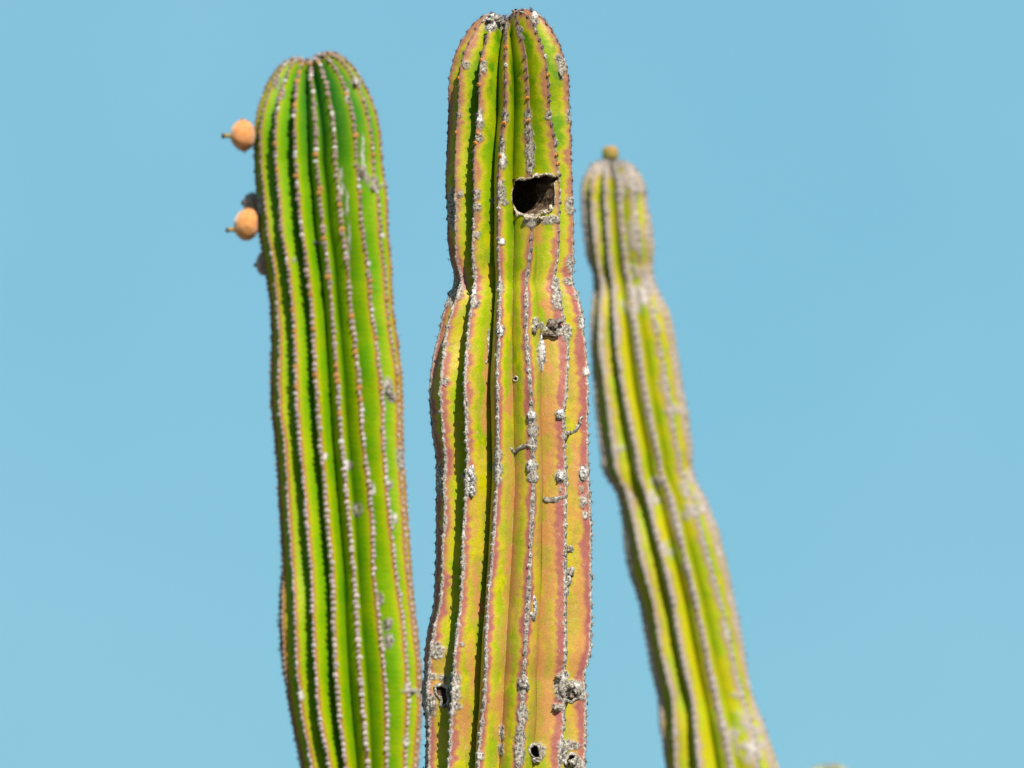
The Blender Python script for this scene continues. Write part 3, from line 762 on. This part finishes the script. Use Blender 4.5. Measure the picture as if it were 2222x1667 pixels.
def left_masks(K, kx, px, sd, dist, S, bump, rid, u, vis, phi):
    X, Y = px[..., 0], px[..., 1]
    n1 = fbm(S / 60, rid, s=34); n2 = fbm(S / 10, rid + 3, s=35); n3 = fbm(sd / 14, S / 14, rid, s=36)
    low = sst(250, 900, S)
    wc = 2.6 + 1.2 * bump + 3.2 * (n2 - .5) + 5 * np.maximum(n1 - .6, 0)
    patch = ell(X, Y, LEFT_CORK, 41, 4.0, .25, 8.0) * vis
    pale = ell(X, Y, LEFT_PALE, 42, 3.0, .3, 6.0) * vis
    cork = np.maximum.reduce([sst(wc + 1.6, wc - 1.2, dist), patch, pale])
    pale = np.maximum(pale, sst(.6, .72, n3) * .5 * sst(500, 900, S))
    purple = (1 - patch) * (.45 - .3 * low)
    wb = 6.0 + 4.0 * bump + 4 * (n2 - .5) + 2.0 * low
    blush = sst(wb + 3.2, wb - 2.5, dist) * (.65 + .3 * low)
    yel = np.clip(sst(24 + 8 * low, 6, dist) * (.45 + .35 * low) + .30 * low * sst(.35, .7, n3 * .4 + n1 * .6), 0, 1)
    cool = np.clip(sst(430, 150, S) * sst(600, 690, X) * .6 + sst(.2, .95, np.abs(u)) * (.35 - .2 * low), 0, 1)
    ringd = np.hypot((X - 775) / 9.0, (Y - 1106) / 12.0)
    ring = np.exp(-((ringd - 1) / .35) ** 2) * vis
    cork = np.maximum(cork, ring)
    lift = cork * (.8 + 2 * (n3 - .5)) + patch * 2.0
    return dict(cool=cool, yellow=yel, salmon=0 * X, blush=blush, dots=0 * X, purple=purple, pale=np.clip(pale, 0, 1), cork=np.clip(cork, 0, 1), lift=lift)

def left_bead(kx, bpx, n, front):
    low = sst(450, 950, bpx[:, 1])[:, None]
    c = (np.array((.40, .28, .235)) * (1 - low) + np.array((.62, .50, .45)) * low) * RNG.uniform(.72, 1.2, (n, 1))
    r = RNG.uniform(0, 1, n)
    c[r < .10] = (.74, .68, .63)
    org_ = (r > .9) & (bpx[:, 1] < 900); c[org_] = (.58, .27, .08)
    rx = RNG.uniform(3.6, 6.8, n); ry = RNG.uniform(3.8, 6.4, n); rz = RNG.uniform(1.3, 2.4, n)
    rx[org_] += 1; ry[org_] += 1
    return rx, ry, rz, c

LEFT = cactus('columnar_cactus', 'bright green cactus column on the left with round orange fruits on its side', 'cactus columns against the blue sky',
              1.14, LEFT_ROWS, LEFT_CRESTS, 17, 352, 117, .31, 1.2, 2.6, 34, 12, left_masks, SKIN_GREEN, 12.6, left_bead,
              (3, 5, 11, .4, (.22, .18, .16)), dome_dx=-17, tilt=(.17, .13), notch=(-5, 12, 18), flute=.6, pit=.8, seed=2, crest_jit=1.6, wrinkle=.6)
for a in [(786, 374, 8, 15, 6, 91, (4, 0)), (812, 408, 11, 7, 7, 92, (-6, -2)), (844, 842, 9, 18, 7, 93, (6, -4)), (851, 864, 10, 5, 7, 94, (5, -5)), (775, 1106, 7, 10, 4, 95, (0, 0)),
          (843, 1355, 6, 12, 7, 96, (5, 0)), (847, 1392, 7, 15, 7, 97, (6, 0)), (893, 1500, 18, 5, 6, 98, (0, 0)), (884, 1490, 6, 12, 6, 99, (0, 0)), (690, 527, 8, 4, 6, 100, (-6, 0)),
          (866, 1000, 6, 16, 6, 101, (0, 0)), (845, 1052, 6, 9, 6, 102, (4, 0)), (655, 1508, 5, 12, 5, 103, (0, 0)), (775, 180, 11, 7, 5, 104, (0, 0))]:
    scab(LEFT, *a[:6], lean=a[6])

def fruit_material(name, c1, c2, c3, c4):
    k = NT(name)
    geo = k.n('ShaderNodeTexCoord')
    base = k.mix(k.ramp(k.noise(28, 4), [(.40, (0, 0, 0)), (.65, (1, 1, 1))]), c1, c2)
    base = k.mix(k.ramp(k.noise(160, 4, .7), [(.45, (0, 0, 0)), (.62, (.8, .8, .8))]), base, c4)
    base = k.mix(k.ramp(k.noise(420, 3), [(.5, (0, 0, 0)), (.7, (1, 1, 1))]), base, c3)
    k.base(base); k.b.inputs['Roughness'].default_value = .75
    k.b.inputs['Sheen Weight'].default_value = .5
    k.bump(k.noise(700, 3), .5, .001)
    return k.m
M_FRUIT = fruit_material('ripe_fruit_skin', (.84, .32, .02), (.80, .23, .09), (.80, .42, .20), (.50, .19, .03))
M_BUD = fruit_material('mauve_fruit_skin', (.34, .20, .15), (.42, .27, .21), (.55, .42, .36), (.20, .11, .08))
M_STUB = col_material('dried_flower', .85, .3)

def round_fruit(K, cx, cy, rx, ry, Yoff, stub, mat, seed, fuzz=.06, stubc=((.42, .30, .10), (.10, .055, .035)), sr=6.5, rot=0.0, name='fruit', felt=(.72, .35, .14)):
    c = at(cx, cy, K.Yc + Yoff)
    mp = K.mpp; nu, nv = 26, 18; V = []
    for i in range(nv + 1):
        th = math.pi * i / nv
        for j in range(nu):
            a = 2 * math.pi * j / nu
            V.append((math.sin(th) * math.cos(a), math.sin(th) * math.sin(a), math.cos(th)))
    v = np.array(V)
    f = 1 + fuzz * 2 * (fbm(v[:, 0] * 3 + 5, v[:, 1] * 3 + 5, v[:, 2] * 3 + seed, s=seed) - .5) + fuzz * 1.5 * (vn(v[:, 0] * 11, v[:, 1] * 11, v[:, 2] * 11 + seed, s=seed) - .5)
    v = v * f[:, None]
    xx = v[:, 0] * rx; zz = v[:, 2] * ry * (1 + .06 * v[:, 0])
    ca, sa = math.cos(rot), math.sin(rot)
    P = c + (RT * (xx * ca - zz * sa)[:, None] + UP * (xx * sa + zz * ca)[:, None] + FW * (v[:, 1] * (rx + ry) / 2)[:, None]) * mp
    fo = link(name, mesh_from(name, P - K.org, grid_faces(nv + 1, nu, True)), K.root, mat)
    pick = RNG.permutation(len(P))[:260]
    fn = P[pick] - c; fn /= np.linalg.norm(fn, axis=1, keepdims=True)
    fs = link('felt', spines_mesh('felt', P[pick], fn, 2, 2.5 * mp, 6 * mp, .35 * mp, np.tile(np.array(felt)[None], (260, 1)), K.org), fo, M_SPINE); fs['kind'] = 'stuff'
    # the dried flower still sitting on the fruit's end
    (sx, sy), (ex, ey) = stub
    a = at(sx, sy, K.Yc + Yoff); b = at(ex, ey, K.Yc + Yoff - .003)
    m, ns = 9, 10; ts = np.linspace(0, 1, m)
    prof = sr * np.array([.95, .8, .72, .70, .72, .78, .86, .92, .55])
    ax = (b - a) / np.linalg.norm(b - a); s1 = np.cross(ax, FW); s1 /= np.linalg.norm(s1); s2 = np.cross(ax, s1)
    an = np.linspace(0, 2 * np.pi, ns, endpoint=False)
    path = a + (b - a) * ts[:, None] + UP[None] * (np.sin(ts * math.pi) * .8 * mp)[:, None]
    rr = prof[:, None] * (1 + .35 * (vn(ts[:, None] * 5, an[None] * 2, seed, s=seed) - .5))
    SV = (path[:, None] + (s1 * np.cos(an)[None, :, None] + s2 * np.sin(an)[None, :, None]) * rr[..., None] * mp).reshape(-1, 3)
    cc = np.array(stubc[0])[None] * (1 - sst(.55, .9, ts))[:, None] + np.array(stubc[1])[None] * sst(.55, .9, ts)[:, None]
    SV = np.concatenate([SV, path[-1:] - ax * .5 * mp]); cc = np.concatenate([np.repeat(cc, ns, 0), cc[-1:] * .5])
    tri = [((m - 1) * ns + j, (m - 1) * ns + (j + 1) % ns, m * ns, m * ns) for j in range(ns)]
    me = bpy.data.meshes.new('dried_flower')
    me.from_pydata((SV - K.org).tolist(), [], [tuple(map(int, q)) for q in grid_faces(m, ns, True)] + [tuple(t[:3]) for t in tri]); me.update()
    for p in me.polygons: p.use_smooth = True
    c4 = np.ones((len(SV), 4), np.float32); c4[:, :3] = cc
    at_ = me.attributes.new('col', 'FLOAT_COLOR', 'POINT'); at_.data.foreach_set('color', c4.ravel())
    link('dried_flower', me, fo, M_STUB)
    return fo

round_fruit(LEFT, 527, 294, 27, 34, -.015, ((501, 296), (481, 295)), M_FRUIT, 1, rot=.08)['label'] = 'upper round orange fruit'
round_fruit(LEFT, 536, 487, 28, 34, -.01, ((509, 498), (490, 501)), M_FRUIT, 2, rot=-.2)['label'] = 'lower round orange fruit'
round_fruit(LEFT, 547, 443, 20, 24, .03, ((536, 441), (524, 441)), M_BUD, 3, .08, ((.05, .09, .04), (.03, .05, .03)), 6.0, felt=(.3, .2, .18))['label'] = 'mauve unripe fruit behind the lower orange fruit'
round_fruit(LEFT, 571, 572, 15, 24, .0, ((561, 575), (551, 576)), M_BUD, 4, .10, ((.07, .05, .05), (.03, .03, .03)), 4.5, felt=(.3, .2, .18))['label'] = 'small mauve withered fruit'

# ------------------------------------------------------------------ right cactus (behind, leaning, out of focus)
RIGHT_ROWS = [(411, 1263, 1400), (430, 1262, 1403), (483, 1264, 1412), (531, 1269, 1418), (555, 1273, 1416), (579, 1281, 1413), (605, 1290, 1416), (627, 1291, 1425), (677, 1281, 1452),
              (720, 1280, 1462), (758, 1281, 1468), (840, 1288, 1481), (894, 1293, 1490), (948, 1299, 1498), (976, 1302, 1503), (1016, 1305, 1502), (1040, 1316, 1508), (1057, 1330, 1517), (1087, 1343, 1533),
              (1162, 1352, 1561), (1236, 1363, 1580), (1310, 1389, 1595), (1385, 1401, 1610), (1459, 1414, 1623), (1515, 1428, 1635), (1571, 1430, 1659), (1645, 1442, 1682), (1720, 1456, 1704)]
RIGHT_CRESTS = [(411, (1282, 1311, 1345, 1378)), (483, (1284, 1314, 1347, 1380)), (531, (1290, 1318, 1350, 1384)), (579, (1298, 1323, 1358, 1392)), (627, (1304, 1328, 1366, 1404)),
                (677, (1300, 1330, 1371, 1414)), (758, (1300, 1338, 1384, 1433)), (840, (1314, 1349, 1395, 1447)), (894, (1318, 1360, 1406, 1455)), (948, (1324, 1371, 1417, 1464)),
                (1016, (1334, 1386, 1434, 1478)), (1057, (1354, 1392, 1444, 1488)), (1087, (1362, 1405, 1455, 1503)), (1162, (1380, 1421, 1473, 1522)), (1236, (1395, 1444, 1492, 1544)),
                (1310, (1418, 1458, 1509, 1563)), (1385, (1427, 1471, 1525, 1581)), (1459, (1444, 1486, 1540, 1596)), (1515, (1458, 1501, 1553, 1611)), (1571, (1460, 1505, 1566, 1630)),
                (1645, (1462, 1511, 1581, 1638)), (1720, (1474, 1524, 1596, 1655))]
RIGHT_CORK = [(1325, 362, 60, 22), (1375, 400, 18, 30), (1345, 400, 12, 40), (1372, 520, 24, 40), (1370, 590, 18, 20), (1400, 620, 16, 40), (1370, 660, 20, 30), (1480, 895, 22, 7), (1457, 890, 12, 14),
              (1430, 690, 10, 30), (1500, 1060, 26, 34), (1345, 970, 18, 9), (1515, 1090, 18, 30), (1420, 1080, 14, 20), (1446, 1195, 14, 20), (1600, 1510, 16, 9), (1620, 1560, 24, 26), (1640, 1600, 18, 40),
              (1612, 1625, 18, 20), (1440, 830, 8, 14), (1330, 980, 10, 10), (1390, 640, 20, 20), (1430, 1050, 16, 16), (1560, 1140, 14, 16), (1645, 1560, 20, 40), (1632, 1640, 22, 30), (1590, 1600, 14, 20), (1500, 1110, 20, 20)]
def right_masks(K, kx, px, sd, dist, S, bump, rid, u, vis, phi):
    X, Y = px[..., 0], px[..., 1]
    n1 = fbm(S / 70, rid, s=54); n2 = fbm(S / 16, rid + 3, s=55); n3 = fbm(sd / 16, S / 16, rid, s=56)
    wc = 6.6 + 14 * (n1 - .42) + 8 * (n2 - .5) + 8 * (n3 - .5)
    patch = ell(X, Y, RIGHT_CORK, 61, 9.0, .35, 16.0) * vis
    cork = np.maximum(sst(wc + 3, wc - 2, dist), patch * sst(.34, .48, n3))
    wb = wc + 7 + 5 * (n3 - .5)
    blush = sst(wb + 5, wb - 3, dist) * .8
    yel = np.clip(sst(.40, .66, fbm(sd / 30, S / 60, rid, s=57)) * .8 + .15, 0, 1)
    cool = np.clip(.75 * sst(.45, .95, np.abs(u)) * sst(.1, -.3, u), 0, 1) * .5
    return dict(cool=cool, yellow=yel, salmon=0 * X, blush=blush, dots=0 * X, purple=0 * X, pale=sst(.66, .78, n3) * .6, cork=np.clip(cork, 0, 1), lift=cork * 2 + patch * 2 * n3)

def grey_bead(kx, bpx, n, front):
    c = np.array((.46, .40, .37)) * RNG.uniform(.75, 1.2, (n, 1))
    return RNG.uniform(3, 5, n), RNG.uniform(3, 6, n), RNG.uniform(1, 2, n), c

RIGHT = cactus('columnar_cactus', 'thin blurred cactus column leaning on the right, streaked with grey cork', 'cactus columns against the blue sky',
               2.05, RIGHT_ROWS, RIGHT_CRESTS, 13, 432, 347, .27, 1.25, 3.0, 26, 12, right_masks, SKIN_OLIVE, 17.0, grey_bead,
               (2, 5, 10, .45, (.25, .21, .19)), dome_dx=-8, tilt=(.0, .08), seed=3, slope_tau=900.0, crest_jit=2.5, wrinkle=1.0)

# flower bud on the tip of the right cactus
M_BUDSKIN = col_material('bud_skin', .8, .35, 300)
bc = at(1324, 334, RIGHT.Yc); v = []
for i in range(13):
    th = math.pi * i / 12
    for j in range(18):
        a = 2 * math.pi * j / 18
        sx, sz = abs(math.sin(th)) ** .5, math.copysign(abs(math.cos(th)) ** .7, math.cos(th))
        q = 1 + .05 * math.cos(a * 7 + i)
        v.append((sx * math.cos(a) * 17.5 * q, sx * math.sin(a) * 17.5 * q, sz * 15.5 + 2 * math.sin(a * 3)))
v = np.array(v)
P = bc + (RT * v[:, :1] + FW * v[:, 1:2] + UP * v[:, 2:3]) * RIGHT.mpp
bt = np.clip(.5 + v[:, 2:3] / 34 + v[:, :1] / 60 + .3 * (fbm(v[:, :1] / 9, v[:, 2:3] / 9, v[:, 1:2] / 9) - .5), 0, 1)
bcol = np.array((.24, .30, .04)) * (1 - bt) + np.array((.56, .30, .09)) * bt
bud = link('flower_bud', mesh_from('flower_bud', P - RIGHT.org, grid_faces(13, 18, True), cols=bcol), RIGHT.root, M_BUDSKIN)
bud['label'] = 'stubby olive and orange bud on the tip'

# ------------------------------------------------------------------ far cactus whose tip just shows at the lower edge
FAR_ROWS = [(1700, 1735, 1855), (1720, 1734, 1856)]
FAR_CRESTS = [(1690, (1735, 1768, 1805, 1842)), (1720, (1735, 1768, 1805, 1842))]
FAR = cactus('columnar_cactus', 'blurred cactus tip barely showing at the lower edge, right of the leaning column', 'cactus columns against the blue sky',
             3.4, FAR_ROWS, FAR_CRESTS, 13, 1716, 1661, .22, 1.4, 3.0, 14, 10,
             lambda *a: {**right_masks(*a), 'blush': 0 * a[3], 'yellow': 0 * a[3] + .2, 'cork': sst(6, 3, a[4])}, SKIN_OLIVE, 17.0, grey_bead, None, seed=5)
